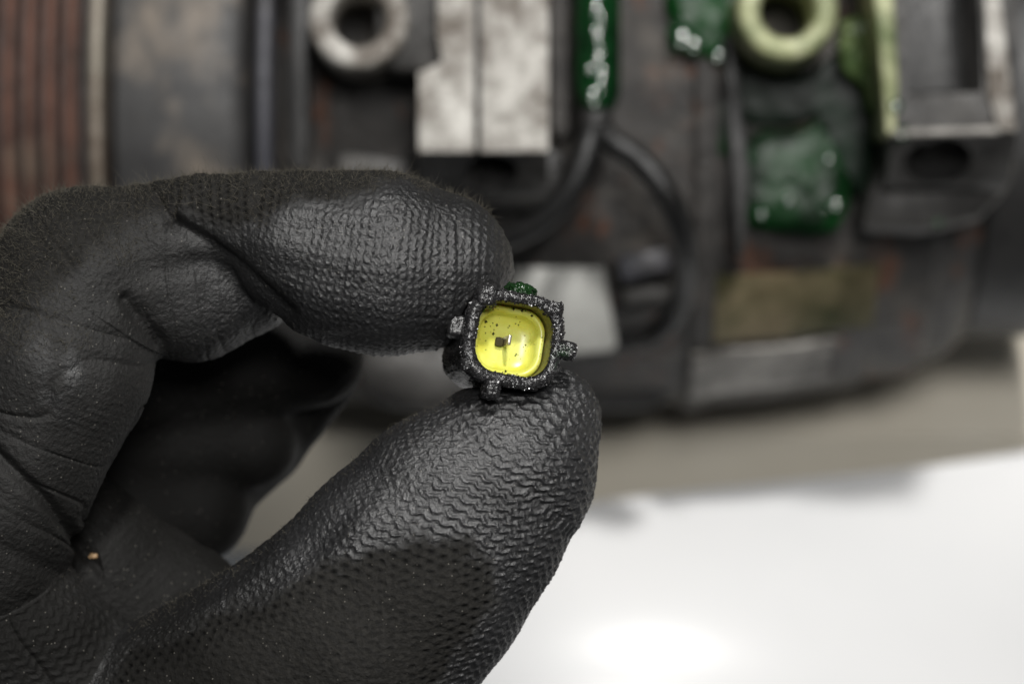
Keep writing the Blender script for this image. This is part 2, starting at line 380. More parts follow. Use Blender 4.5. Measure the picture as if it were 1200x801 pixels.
# pocket under the second boss with a web of leaked dye
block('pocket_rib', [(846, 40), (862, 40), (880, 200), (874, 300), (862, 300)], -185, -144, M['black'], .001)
def dye_patch(pts, zf, h, name='leaked_dye', amp=.8, n=46, mat=None):
    """lumpy puddle: flat blob with a rounded, irregular rim"""
    c = catmull([(*Q(px, py, zf)[:2], 0) for px, py in pts + pts[:1]], 8)[:-1]; m = len(c); ctr = c.mean(0)
    for p in c: p += 1.3 * np.array(mnoise.noise_vector(Vector((p[0] * .22, p[1] * .22, 4.))))* np.array([1, 1, 0]) + .5 * np.array(mnoise.noise_vector(Vector((p[0] * .7, p[1] * .7, 8.)))) * np.array([1, 1, 0]); vs = []; fs = []
    rings = 14
    for r in range(rings + 1):
        q = 1 - r / rings * .98
        for k in range(m):
            p = ctr + (c[k] - ctr) * q
            z = zf + h * math.sqrt(max(0, 1 - q ** 4)) + amp * mnoise.noise(Vector((p[0] * .35, p[1] * .35, zf))) * (1 - q ** 6)
            vs.append((p[0], p[1], z))
    for r in range(rings):
        for k in range(m): fs.append((r*m+k, r*m+(k+1) % m, (r+1)*m+(k+1) % m, (r+1)*m+k))
    fs.append(tuple(range(rings*m, rings*m+m)))
    o = mesh_obj(name, vs, fs, mat or M['dye'], comp); fix_normals(o); return o
dye_patch([(866, 165), (905, 150), (960, 145), (990, 165), (994, 240), (970, 272), (920, 270), (880, 262), (866, 220)], -149.0, 1.2, amp=.15)
dye_patch([(838, -20), (870, -20), (872, 60), (850, 120), (856, 170), (838, 180), (830, 90)], -148.6, .8, amp=.2)
dye_patch([(862, 75), (930, 88), (1000, 60), (1030, 70), (1036, 150), (1010, 230), (985, 150), (930, 140), (880, 150), (860, 110)], -148.6, .8, amp=.2, mat=mat_fluid('dark_green_oil', (0.002, 0.006, 0.003), (0.003, 0.016, 0.006), .38, spec=.12))
dye_patch([(782, -20), (840, -20), (858, 20), (850, 62), (815, 66), (790, 48)], -148.0, 1.2, amp=.2)
dye_patch([(985, 20), (1020, 20), (1045, 60), (1052, 120), (1030, 150), (1010, 110), (985, 70)], -143, 2.2, amp=1.6, mat=mat_fluid('green_film', (0.03, 0.06, 0.02), (0.14, 0.17, 0.07), .3))
# wet green fitting, its collar and the two black cables below it
fz = -133.0; fx, fy = Q(700, 0, fz)[:2]
def lathe_y(profile, x, z, seg=48):
    vs, fs = lathe(profile, (x, z, 0), ax=2, seg=seg); v2 = np.stack([vs[:, 0], vs[:, 2], vs[:, 1]], 1); return v2, fs
yv = lambda py: Q(0, py, fz)[1]
o = mesh_obj('hose_fitting', *lathe_y(rr([(yv(-130), .1), (yv(-130), 3.9), (yv(108), 3.9), (yv(126), 3.2), (yv(130), 2.6), (yv(130), .1)], .5), fx, fz), M['dye_rod'], comp); fix_normals(o); smooth_by_angle(o, 50)
o = mesh_obj('fitting_collar', *lathe_y(rr([(yv(127), .1), (yv(127), 2.9), (yv(150), 2.9), (yv(152), .1)], .4), fx - .4, fz), M['black'], comp); fix_normals(o)
block('fitting_guard', [(640, -120), (668, -120), (672, 150), (655, 165), (646, 150)], -185, -141, M['housing'], .001)
mesh_obj('cable', *tube([Q(696, 146, -133), Q(688, 175, -131), Q(672, 215, -131), Q(640, 254, -133), Q(596, 278, -136), Q(540, 290, -142), Q(500, 300, -150)], 2.2), M['rubber'], comp)
mesh_obj('cable', *tube([Q(700, 146, -134), Q(718, 166, -132), Q(752, 190, -131), Q(784, 232, -131), Q(803, 290, -138), Q(802, 342, -150), Q(778, 382, -158), Q(742, 398, -161), Q(712, 396, -164)], 2.15), M['rubber'], comp)
# pale bracket and clip in front of the casting
br = block('bracket_plate', [(598, 312), (612, 308), (700, 298), (706, 302), (724, 404), (718, 411), (640, 418), (600, 412)], -162, -157, M['plate'], .0006)
block('cable_clip', [(722, 300), (782, 288), (790, 316), (730, 332)], -165, -149, M['ridge'], .001)
block('cable_clip', [(728, 338), (786, 330), (788, 352), (732, 360)], -170, -155, M['alu_dark'], .001)
block('bracket_foot', [(690, 420), (800, 400), (800, 455), (770, 480), (600, 488), (560, 470), (580, 422)], -215, -186, M['black'], .003)
block('lower_web', [(420, 400), (560, 400), (575, 470), (540, 486), (440, 478), (415, 440)], -215, -158, M['alu_dark'], .004)
# beads of leaked dye added for glints, each aimed at the lamp
dv, df = [], []
def bead(px, py, z, r):                  # shallow bead, its face tilted to mirror the lamp into the camera
    c = Q(px, py, z); b0 = len(dv); n, m = 6, 14
    hv = np.array(KEY) - c; hv /= np.linalg.norm(hv); cv_ = np.array([0, 0, D0]) - c; cv_ /= np.linalg.norm(cv_)
    ax = hv + cv_ + np.array([random.gauss(0, .035), random.gauss(0, .035), 0]); ax /= np.linalg.norm(ax); ux = np.cross([0, 1., 0], ax); ux /= np.linalg.norm(ux); uy = np.cross(ax, ux)
    c = c + ax * r * .12; dv.append(c + ax * r * .16)
    for i in range(1, n + 1):
        q = i / n
        for k in range(m):
            ph = 2 * math.pi * k / m; hh = .16 * (1 - q * q) if i < n else -.55
            dv.append(c + r * q * (math.cos(ph) * ux + math.sin(ph) * uy) + ax * r * hh)
    for k in range(m): df.append((b0, b0 + 1 + k, b0 + 1 + (k + 1) % m))
    for i in range(n - 1):
        for k in range(m): df.append((b0+1+i*m+k, b0+1+(i+1)*m+k, b0+1+(i+1)*m+(k+1) % m, b0+1+i*m+(k+1) % m))
for px, py, z, r in ((876, 184, -147, 1.6), (862, 172, -147, 1.2), (979, 238, -147, 1.5), (972, 186, -147, 1.1), (893, 250, -147, 1.0), (800, 42, -146, 2.6), (812, 50, -146, 2.2), (790, 38, -146, 1.4), (841, 64, -146, 1.5), (1027, 67, -141, 1.3), (1041, 75, -141, 1.3), (1050, 124, -127.5, 1.2), (1057, 155, -127.5, 1.4), (1098, 256, -144, 1.4), (868, 205, -147, .8), (925, 235, -147, .8)):
    bead(px, py, z, r)
for k in range(16): bead(699 + random.uniform(-8, 8), 2 + k * 7.6 + random.uniform(-3, 3), -129.4, random.uniform(1.2, 2.2))
for k in range(6): bead(random.uniform(862, 995), random.uniform(90, 268), -147.2, random.uniform(.25, .55))
for k in range(5): bead(random.uniform(784, 850), random.uniform(0, 64), -146.4, random.uniform(.3, .6))
bd_ = NT('wet_green_bead'); mesh_obj('glint_beads', np.array(dv), df, bd_.set(color=(0.003, 0.03, 0.007), rough=.10, spec=.6), comp, kind='stuff')
# label and worn pad wrapped round the body
def wrap(name, px0, px1, py0, py1, dr, mat, jag=0.0):
    """patch following the round body between two picture rows, raised by dr"""
    n, m = 24, 14; vs = []; fs = []
    def R_at(x):
        xs = [p[0] for p in hp[3:-1]]; rs = [p[1] for p in hp[3:-1]]; return float(np.interp(x, xs, rs))
    def ang(py):                          # angle on the body under picture row py
        best = 0
        for k in range(900):
            a = -k * .0022; y = AXY + 54 * math.sin(a); z = AXZ + 54 * math.cos(a)
            if 400.5 - y * D0 / (D0 - z) / PX >= py: return a
        return a
    a0, a1 = ang(py0), ang(py1)
    for layer in (dr, -1.0):
        for i in range(n + 1):
            for j in range(m + 1):
                x = X(px0 + (px1 - px0) * i / n, -160); a = a0 + (a1 - a0) * j / m
                if jag and (i in (0, n) or j in (0, m)):
                    x += jag * mnoise.noise(Vector((i * 1.1, j * 1.3, 2.))); a += jag * .012 * mnoise.noise(Vector((i * .9, j * 1.7, 5.)))
                r = R_at(x) + layer; vs.append((x, AXY + r * math.sin(a), AXZ + r * math.cos(a)))
    K = (n + 1) * (m + 1); id_ = lambda i, j, l: l * K + i * (m + 1) + j
    for i in range(n):
        for j in range(m):
            fs.append((id_(i, j, 0), id_(i+1, j, 0), id_(i+1, j+1, 0), id_(i, j+1, 0))); fs.append((id_(i, j, 1), id_(i, j+1, 1), id_(i+1, j+1, 1), id_(i+1, j, 1)))
    for i in range(n): fs.append((id_(i, 0, 0), id_(i, 0, 1), id_(i+1, 0, 1), id_(i+1, 0, 0))); fs.append((id_(i, m, 0), id_(i+1, m, 0), id_(i+1, m, 1), id_(i, m, 1)))
    for j in range(m): fs.append((id_(0, j, 0), id_(0, j+1, 0), id_(0, j+1, 1), id_(0, j, 1))); fs.append((id_(n, j, 0), id_(n, j, 1), id_(n, j+1, 1), id_(n, j+1, 0)))
    o = mesh_obj(name, vs, fs, mat, comp); fix_normals(o); smooth_by_angle(o, 40); return o
wrap('label', 838, 1030, 322, 398, .35, M['label'])
wrap('casting_pad', 815, 985, 408, 455, .9, M['pad'], jag=2.0)
block('mounting_foot', [(840, 200), (960, 200), (960, 330), (840, 330)], -262, -235, M['black'], .001)

# ------------------------------------------------------------------ connector
con_c = Q(603, 397, 0); AXI = np.array([math.sin(math.radians(13)), math.sin(math.radians(5)), 0]); AXI[2] = math.sqrt(1 - AXI @ AXI)
roll = math.radians(-9)
ex = np.array([1., 0, 0]) - AXI[0] * AXI; ex /= np.linalg.norm(ex); ey = np.cross(AXI, ex)
EX = math.cos(roll) * ex + math.sin(roll) * ey; EY = -math.sin(roll) * ex + math.cos(roll) * ey
def CL(p): p = np.asarray(p, float); return con_c + p[..., 0:1] * EX + p[..., 1:2] * EY + p[..., 2:3] * AXI
def rsq(n, hw, hh, rad):                 # rounded rectangle outline, n points
    pts = []; k = n // 4
    for (sx, sy, a0) in ((1, 1, 0), (-1, 1, 90), (-1, -1, 180), (1, -1, 270)):
        for i in range(k):
            a = math.radians(a0 + 90 * i / (k - 1)); pts.append((sx * (hw - rad) + rad * math.cos(a), sy * (hh - rad) + rad * math.sin(a)))
    # even spacing
    P = np.array(pts + pts[:1]); L = np.r_[0, np.cumsum(np.linalg.norm(np.diff(P, axis=0), axis=1))]
    t = np.linspace(0, L[-1], n, endpoint=False); return np.stack([np.interp(t, L, P[:, 0]), np.interp(t, L, P[:, 1])], 1)
def sweep(rings, closed_ends=(False, False)):
    n = len(rings[0]); vs = np.concatenate(rings); fs = []
    for r in range(len(rings) - 1):
        for k in range(n): fs.append((r*n+k, r*n+(k+1) % n, (r+1)*n+(k+1) % n, (r+1)*n+k))
    if closed_ends[0]: fs.append(tuple(range(n))[::-1])
    if closed_ends[1]: fs.append(tuple(range((len(rings)-1)*n, len(rings)*n)))
    return vs, fs
def ring(hw, hh, rad, z, n=400):
    p = rsq(n, hw, hh, rad); return np.c_[p, np.full(n, z)]
def goo(vs, amp, fr, seed=0.0):
    c = vs.mean(0); out = vs.copy()
    for i, p in enumerate(vs):
        v = Vector(p * fr + seed); d = mnoise.noise_vector(v) * .7 + mnoise.noise_vector(v * 2.3) * .4
        out[i] += amp * np.array(d)
    return out
def mat_grease():
    t = NT('gritty_black_grease'); n1 = t.noise(3400, 3, .7); n2 = t.noise(1300, 4, .65); n3 = t.noise(180, 3, .5)
    c = t.mix(t.ramp(n2, [(.35, 0), (.7, 1)]), (0.008, 0.0078, 0.008), (0.034, 0.033, 0.034))
    c = t.mix(t.ramp(n3, [(.64, 0), (.74, .6)]), c, (0.012, 0.045, 0.012))
    nb = t.bump(n1, .9, .00010, prev=t.bump(n2, .8, .00018))
    return t.set(color=c, rough=.22, spec=.9, normal=nb)
M['grease'] = mat_grease()
def mat_inner():
    t = NT('dirty_olive_liner'); n1 = t.noise(1400, 4, .7); n2 = t.noise(300, 4, .6)
    c = t.mix(t.ramp(n1, [(.38, 0), (.62, 1)]), (0.014, 0.013, 0.008), (0.12, 0.10, 0.014))
    return t.set(color=c, rough=.4, normal=t.bump(n1, .5, .0002))
def mat_yellow():
    t = NT('yellow_seal_plastic'); n1 = t.noise(900, 4, .7); n2 = t.noise(260, 4, .6)
    c = t.mix(t.ramp(n2, [(.35, 0), (.7, 1)]), (0.68, 0.63, 0.075), (0.80, 0.78, 0.19))
    c = t.mix(t.ramp(n1, [(.60, 0), (.74, .55)]), c, (0.36, 0.28, 0.02))
    return t.set(color=c, rough=.30, spec=.5, normal=t.bump(n2, .12, .0004), sss=.15)
con = empty('connector', CL([0, 0, -7]), 'grease covered black plug connector with bright yellow socket pinched between finger and thumb', 'connector')
HW, HH, HR = 6.1, 5.75, 3.9
IW, IH, IR = 4.85, 4.6, 3.2
rings = [ring(.6, .6, .5, -15)] + [ring(HW - .4, HH - .4, HR, -15)]
for z in np.r_[np.arange(-14.5, -3.0, .5), np.arange(-3.0, -.5, .2)]: rings.append(ring(HW + (.2 if z > -2.2 else 0), HH + (.2 if z > -2.2 else 0), HR, z))
for k in range(13):                      # rounded lip
    a = math.pi * k / 12; mw, mh, mr = (HW + .2 + IW) / 2, (HH + .2 + IH) / 2, (HR + IR) / 2; dw = (HW + .2 - IW) / 2
    rings.append(ring(mw + dw * math.cos(a), mh + dw * math.cos(a), mr + dw * math.cos(a), -.5 + .55 * math.sin(a)))
vs, fs = sweep(rings, (True, False)); vs = goo(goo(goo(vs, .10, .8), .09, 2.2), .075, 4.6)
vs_shell = vs.copy(); shell = mesh_obj('shell', CL(vs), fs, M['grease'], con); fix_normals(shell)
n_r = [ring(IW, IH, IR, -.2)] + [ring(IW - .02, IH - .02, IR, z) for z in np.arange(-.6, -6.0, -.4)] + [ring(IW - .1, IH - .1, IR, -6.2)]
liner = mesh_obj('liner', CL(sweep(n_r)[0]), sweep(n_r)[1], mat_inner(), con)
# yellow seal: raised lip round a dished floor
fr_ = [ring(4.84, 4.59, 3.2, -6.0), ring(4.76, 4.5, 3.1, -4.2), ring(4.6, 4.35, 3.0, -3.85), ring(4.3, 4.05, 2.8, -3.75), ring(3.98, 3.72, 2.6, -3.9), ring(3.8, 3.55, 2.5, -4.4), ring(3.7, 3.45, 2.4, -5.5), ring(3.2, 3.0, 2.1, -5.9), ring(2.0, 1.9, 1.3, -6.0), ring(.9, .8, .5, -6.05)]
vs, fs = sweep(fr_, (False, True))
seal = mesh_obj('yellow_seal', CL(vs), fs, mat_yellow(), con); fix_normals(seal)
def box(c, h, seg=0):
    c = np.array(c, float); h = np.array(h, float)
    v = np.array([c + h * np.array(s) for s in ((-1,-1,-1),(1,-1,-1),(1,1,-1),(-1,1,-1),(-1,-1,1),(1,-1,1),(1,1,1),(-1,1,1))])
    return v, [(3,2,1,0),(4,5,6,7),(0,1,5,4),(1,2,6,5),(2,3,7,6),(3,0,4,7)]
def mat_simple(name, c, rough, metal=0, sc=800):
    t = NT(name); n = t.noise(sc, 4, .6); cc = t.mix(t.ramp(n, [(.35, 0), (.7, 1)]), tuple(x * .6 for x in c), c)
    return t.set(color=cc, rough=rough, metal=metal, normal=t.bump(n, .3, .0002))
v, f = box((-.02, .1, -4.4), (.20, .64, 1.8)); o = mesh_obj('terminal_pin', CL(v), f, mat_simple('pin_tin', (.50, .46, .40), .3, .8), con, smooth=False); bevel(o, .00008, 2)
v, f = box((-.72, .0, -5.75), (.5, .6, .4)); o = mesh_obj('pin_recess', CL(v), f, mat_simple('recess_shade', (.05, .04, .008), .85), con, smooth=False); bevel(o, .0002, 2)  # solid dark block painted as the shaded recess beside the pin
# lugs on the outside of the shell
def blob(c, r, amp=.22, seg=44, axis_scale=(1, 1, 1), sq=3.0):
    vs = []; fs = []; n, m = seg, seg
    for i in range(n + 1):
        th = math.pi * i / n
        for k in range(m):
            ph = 2 * math.pi * k / m; d = np.array([math.sin(th) * math.cos(ph), math.sin(th) * math.sin(ph), math.cos(th)])
            rad = 1.0 / (np.sum(np.abs(d) ** sq)) ** (1 / sq)
            vs.append(np.array(c) + d * rad * np.array(r))
    for i in range(n):
        for k in range(m): fs.append((i*m+k, (i+1)*m+k, (i+1)*m+(k+1) % m, i*m+(k+1) % m))
    return goo(goo(np.array(vs), amp, 1.6, c[0]), amp * .45, 4.6), fs
def addlug(c, r, mat=None, name='keying_lug', **kw):
    v, f = blob(c, r, **kw); o = mesh_obj(name, CL(v), f, mat or M['grease'], con); fix_normals(o); return o
addlug((6.9, -.1, -1.6), (1.5, 1.1, 1.7), sq=4.); addlug((-1.7, -6.4, -1.8), (1.05, 1.5, 2.0), sq=4.); addlug((-4.3, 4.9, -1.3), (1.3, 1.5, 1.9), sq=4.)
addlug((4.6, 4.7, -1.3), (1.2, 1.0, 1.5), sq=4.); addlug((-6.6, 1.0, -6.0), (1.25, 1.5, 1.7), sq=5., amp=.14)
addlug((-5.4, -4.2, -1.4), (.9, .9, 1.6))
addlug((.2, 6.35, -2.0), (1.9, 1.0, 1.6), mat=mat_fluid('green_goo', (0.006, 0.014, 0.006), (0.015, 0.055, 0.015), .15, .0003, 900), name='green_residue', amp=.5)
# grains of grit set in the grease on the rim
gv, gf = [], []
def grain(p, r):
    b0 = len(gv); R3 = rng.normal(0, 1, (3, 3)); R3, _ = np.linalg.qr(R3)
    for d in ((1,0,0),(-1,0,0),(0,1,0),(0,-1,0),(0,0,1),(0,0,-1)): gv.append(p + R3 @ np.array(d, float) * r * random.uniform(.6, 1.3))
    for t_ in ((0,2,4),(2,1,4),(1,3,4),(3,0,4),(2,0,5),(1,2,5),(3,1,5),(0,3,5)): gf.append(tuple(b0 + q for q in t_))
cz = np.where((vs_shell[:, 2] > -3.2))[0]
for i_ in rng.choice(cz, 4200): grain(vs_shell[i_] + rng.normal(0, .05, 3), float(rng.gamma(2.5, .028)) + .04)
for c_, r_ in (((6.9, -.1, -1.6), (1.5, 1.1, 1.7)), ((-1.7, -6.4, -1.8), (1.05, 1.5, 2.0)), ((-4.3, 4.9, -1.3), (1.3, 1.5, 1.9)), ((4.6, 4.7, -1.3), (1.2, 1.0, 1.5))):
    for k in range(170):
        d = rng.normal(0, 1, 3); d[2] = abs(d[2]); d /= (np.abs(d) ** 4).sum() ** .25; grain(np.array(c_) + d * np.array(r_), float(rng.gamma(2.5, .03)) + .05)
gm = NT('wet_black_grit'); mesh_obj('rim_grit', CL(np.array(gv)), gf, gm.set(color=(0.022, 0.021, 0.022), rough=.22, spec=.9), con, smooth=False, kind='stuff')
# grit stuck in the socket
gv, gf = [], []
def grit_at(px_, py_, r, z=None):
    p = np.array([(px_ - 603) * PX, -(py_ - 397) * PX]); c_, s_ = math.cos(-roll), math.sin(-roll)
    p = np.array([c_ * p[0] - s_ * p[1], s_ * p[0] + c_ * p[1]]); e = max(abs(p[0]) / 4.9, abs(p[1]) / 4.6)
    z = (-3.7 if e > .80 else -5.9 if e < .72 else -4.8) if z is None else z
    b0 = len(gv)
    for d in ((1,0,0),(-1,0,0),(0,1,0),(0,-1,0),(0,0,1),(0,0,-1)):
        gv.append(np.array([p[0], p[1], z]) + np.array(d) * r * random.uniform(.6, 1.3))
    for t_ in ((0,2,4),(2,1,4),(1,3,4),(3,0,4),(2,0,5),(1,2,5),(3,1,5),(0,3,5)): gf.append(tuple(b0 + q for q in t_))
for px_, py_, r in ((580, 372, .42), (586, 362, .38), (570, 415, .4), (622, 371, .18), (630, 372, .16), (637, 378, .15), (590, 386, .2), (629, 399, .16), (618, 410, .14), (594, 376, .2), (613, 438, .2), (562, 388, .18), (563, 400, .15), (575, 365, .2), (648, 375, .2), (610, 358, .2), (620, 360, .2), (632, 366, .22), (585, 424, .15), (600, 432, .15)):
    grit_at(px_, py_, r)
for k in range(110):
    a = random.uniform(0, 6.28); rr_ = random.choice([random.uniform(20, 46), random.uniform(40, 50)]); grit_at(603 + rr_ * math.cos(a), 397 + rr_ * math.sin(a) * .94, random.uniform(.04, .12))
mesh_obj('grit', CL(np.array(gv)), gf, mat_simple('dark_grit', (.02, .014, .008), .5), con, smooth=False, kind='stuff')

# ------------------------------------------------------------------ gloved hand (implicit surface -> one continuous mesh)
F32 = np.float32
def mk_chain(pts, fz=1.0):
    out = []
    for px_, py_, z, r in pts:
        q = Q(px_, py_, z); out.append((q[0], q[1], q[2], r * PX * (D0 - z) / D0))
    return (np.array(out, F32), F32(fz))
def sd_chain(P, ch):
    c, fz = ch; best = None
    for i in range(len(c) - 1):
        a, b_ = c[i], c[i + 1]; ab = b_[:3] - a[:3]
        ax, ay, az = P[0] - a[0], P[1] - a[1], P[2] - a[2]
        wz = F32(1 / (fz * fz))
        den = F32(ab[0]**2 + ab[1]**2 + wz * ab[2]**2 + 1e-9)
        t = np.clip((ax * ab[0] + ay * ab[1] + az * (ab[2] * wz)) / den, 0, 1)
        dx, dy, dz = ax - t * ab[0], ay - t * ab[1], (az - t * ab[2]) / fz
        d = np.sqrt(dx*dx + dy*dy + dz*dz) - (a[3] + t * (b_[3] - a[3]))
        best = d if best is None else smin(best, d, F32(1.0))
    return best * F32(min(1.0, fz + .1))
def smin(a, b_, k):
    k = F32(k); h = np.clip(F32(.5) + F32(.5) * (b_ - a) / k, 0, 1); return b_ + (a - b_) * h - k * h * (1 - h)
def sd_con(P):
    d = [P[i] - F32(con_c[i]) for i in range(3)]
    u = sum(d[i] * F32(EX[i]) for i in range(3)); v = sum(d[i] * F32(EY[i]) for i in range(3)); w = sum(d[i] * F32(AXI[i]) for i in range(3))
    r = F32(HR); qx = np.abs(u) - F32(HW + .15) + r; qy = np.abs(v) - F32(HH + .15) + r; qz = np.abs(w + F32(7.0)) - F32(8.4) + r
    return np.sqrt(np.maximum(qx, 0)**2 + np.maximum(qy, 0)**2 + np.maximum(qz, 0)**2) + np.minimum(np.maximum(np.maximum(qx, qy), qz), 0) - r
C_dist = mk_chain([(235, 246, -8, 40), (300, 262, -8, 63), (350, 284, -8, 86), (405, 303, -9, 104), (450, 309, -9, 107), (508, 316, -10, 93), (540, 316, -11, 58)], .92)
C_mid = mk_chain([(110, 318, -13, 98), (225, 330, -17, 93), (310, 305, -17, 78)], 1.0)
C_knk = mk_chain([(100, 322, -13, 102), (185, 284, -12, 72), (250, 258, -11, 56)], .95)
C_prox = mk_chain([(92, 328, -12, 106), (66, 428, -11, 112), (24, 530, -12, 100), (-30, 640, -14, 115)], .95)
C_thumb = mk_chain([(640, 492, -10, 64), (614, 520, -9, 86), (590, 552, -8, 108), (535, 607, -8, 131), (480, 672, -8, 143), (420, 742, -9, 150), (330, 810, -12, 152), (180, 900, -18, 165), (0, 1000, -26, 180)], .74)
C_then = mk_chain([(-140, 620, -16, 105), (-60, 672, -15, 108), (20, 756, -16, 110), (120, 860, -20, 120)], .8)
C_web = mk_chain([(30, 640, -30, 120), (150, 716, -34, 112), (190, 738, -34, 110)], .8)
C_bf1 = mk_chain([(-20, 420, -42, 100), (160, 435, -46, 85), (345, 412, -46, 70), (370, 420, -44, 56)], .9)
C_bf2 = mk_chain([(-20, 540, -46, 100), (150, 520, -50, 80), (262, 505, -50, 74), (296, 520, -48, 52)], .9)
C_bf3 = mk_chain([(-20, 640, -46, 100), (130, 600, -50, 80), (232, 596, -50, 62)], .9)
C_bf4 = mk_chain([(375, 440, -54, 44), (310, 520, -54, 46), (215, 612, -54, 46)], .9)
C_palm = mk_chain([(-60, 520, -34, 150), (-180, 700, -34, 200), (-330, 900, -34, 200)], .75)
def sd_hand(P):
    d = sd_chain(P, C_palm)
    for c in (C_bf1, C_bf2, C_bf3, C_bf4): d = smin(d, sd_chain(P, c), 2.5)
    d = smin(d, sd_chain(P, C_web), 4.0)
    ix = smin(sd_chain(P, C_prox), sd_chain(P, C_mid), 1.6)
    ix = smin(ix, smin(sd_chain(P, C_dist), sd_chain(P, C_knk), 2.5), .8)
    d = smin(d, ix, 4.0)
    th = sd_chain(P, C_thumb)
    d = smin(d, sd_chain(P, C_then), .7); d = smin(d, th, 1.2)
    k = F32(.8); a, b_ = d, -sd_con(P)
    return -smin(-a, -b_, k)
H = 0.5
lo = np.array([-118., -92., -66.]); hi = np.array([15., 27., 9.])
gx, gy, gz = [np.arange(lo[i], hi[i] + H, H, dtype=F32) for i in range(3)]
Fg = np.empty((len(gx), len(gy), len(gz)), F32)
for i0 in range(0, len(gx), 40):
    P = np.meshgrid(gx[i0:i0+40], gy, gz, indexing='ij'); Fg[i0:i0+40] = sd_hand(P)
Fg[0] = Fg[-1] = 1; Fg[:, 0] = Fg[:, -1] = 1; Fg[:, :, 0] = Fg[:, :, -1] = 1
S = Fg < 0
def corner(a, dx, dy, dz): return a[dx:a.shape[0]-1+dx, dy:a.shape[1]-1+dy, dz:a.shape[2]-1+dz]
cnt = sum(corner(S, dx, dy, dz).astype(np.int8) for dx in (0, 1) for dy in (0, 1) for dz in (0, 1))
act = (cnt > 0) & (cnt < 8); idx = np.argwhere(act); vid = -np.ones(act.shape, np.int64); vid[act] = np.arange(len(idx))
acc = np.zeros((len(idx), 3)); num = np.zeros(len(idx))
for ax in range(3):
    o1, o2 = [q for q in range(3) if q != ax]
    for u in (0, 1):
        for v in (0, 1):
            c0 = idx.copy(); c0[:, o1] += u; c0[:, o2] += v; c1 = c0.copy(); c1[:, ax] += 1
            f0 = Fg[tuple(c0.T)]; f1 = Fg[tuple(c1.T)]; m = (f0 < 0) != (f1 < 0)
            t = np.where(m, f0 / np.where(m, f0 - f1, 1), 0); p = c0.astype(float); p[:, ax] += t
            acc[m] += p[m]; num[m] += 1
HV = (acc / num[:, None]) * H + lo
quads = []
for ax in range(3):
    o1, o2 = [(1, 2), (2, 0), (0, 1)][ax]
    sl0 = [slice(None)] * 3; sl1 = [slice(None)] * 3; sl0[ax] = slice(0, -1); sl1[ax] = slice(1, None)
    ed = S[tuple(sl0)] != S[tuple(sl1)]; e = np.argwhere(ed)
    e = e[(e[:, o1] > 0) & (e[:, o2] > 0) & (e[:, o1] < Fg.shape[o1]-1) & (e[:, o2] < Fg.shape[o2]-1)]
    ins = S[tuple(e.T)]
    def at(d1, d2): q = e.copy(); q[:, o1] -= d1; q[:, o2] -= d2; return vid[tuple(q.T)]
    q = np.stack([at(1, 1), at(0, 1), at(0, 0), at(1, 0)], 1); q[~ins] = q[~ins][:, ::-1]; quads.append(q)
quads = np.concatenate(quads); quads = quads[(quads >= 0).all(1)]
def sdv(V): V = V.astype(F32); return sd_hand([V[:, 0], V[:, 1], V[:, 2]]).astype(float)
def grad(V, e=.12):
    g = np.stack([sdv(V + np.eye(3)[i] * e) - sdv(V - np.eye(3)[i] * e) for i in range(3)], 1) / (2 * e)
    return g
def project(V, it=2):
    for _ in range(it):
        g = grad(V); s = sdv(V); st = s / np.maximum((g * g).sum(1), .15); st = np.clip(st, -.3, .3); V = V - g * st[:, None]
    return V
border = (HV < lo + 1.2).any(1) | (HV > hi - 1.2).any(1)
HV = np.where(border[:, None], HV, project(HV, 1))
def split(V, Qd, sel):
    qs = Qd[sel]; E = np.stack([qs, np.roll(qs, -1, 1)], 2).reshape(-1, 2); Es = np.sort(E, 1)
    key = Es[:, 0] * (len(V) + 1) + Es[:, 1]; uk, first, inv = np.unique(key, return_index=True, return_inverse=True)
    mid = (V[Es[first, 0]] + V[Es[first, 1]]) / 2; ctr = V[qs].mean(1); n0 = len(V)
    V2 = np.concatenate([V, mid, ctr]); em = (n0 + inv.reshape(-1)).reshape(-1, 4); cm = n0 + len(mid) + np.arange(len(qs))
    new = np.concatenate([np.stack([qs[:, k], em[:, k], cm, em[:, (k - 1) % 4]], 1) for k in range(4)])
    rest = Qd[~sel]; E = np.stack([rest, np.roll(rest, -1, 1)], 2); Es = np.sort(E, 2); kk = Es[..., 0] * (n0 + 1) + Es[..., 1]
    pos = np.clip(np.searchsorted(uk, kk), 0, len(uk) - 1); hit = uk[pos] == kk
    plain = rest[~hit.any(1)]; ng = []
    for q, h, ps in zip(rest[hit.any(1)], hit[hit.any(1)], pos[hit.any(1)]):
        f = []
        for k in range(4):
            f.append(int(q[k]))
            if h[k]: f.append(int(n0 + ps[k]))
        ng.append(f)
    return V2, new, plain, ng
def frontsel(V, Qd, lim, mz):
    a, b_, c, d = (V[Qd[:, k]] for k in range(4)); n = np.cross(c - a, d - b_); n /= np.linalg.norm(n, axis=1)[:, None] + 1e-12
    m = V[Qd].mean(1); s = D0 / (D0 - m[:, 2]); inx = (np.abs(m[:, 0] * s) < 65 + lim) & (np.abs(m[:, 1] * s) < 43.5 + lim)
    return inx & (n[:, 2] > mz) & (m[:, 2] > -30)
V1, q1, plain1, ng1 = split(HV, quads, frontsel(HV, quads, 4, -.35)); V1[len(HV):] = project(V1[len(HV):], 1)
restv = np.zeros(len(V1), bool); restv[plain1.ravel()] = True
for f in ng1: restv[f] = True
s2 = frontsel(V1, q1, 1, -.15) & ~restv[q1].any(1)
V2, q2, plain2, ng2 = split(V1, q1, s2); V2[len(V1):] = project(V2[len(V1):], 1)
NRM = grad(V2); NRM /= np.linalg.norm(NRM, axis=1)[:, None] + 1e-9
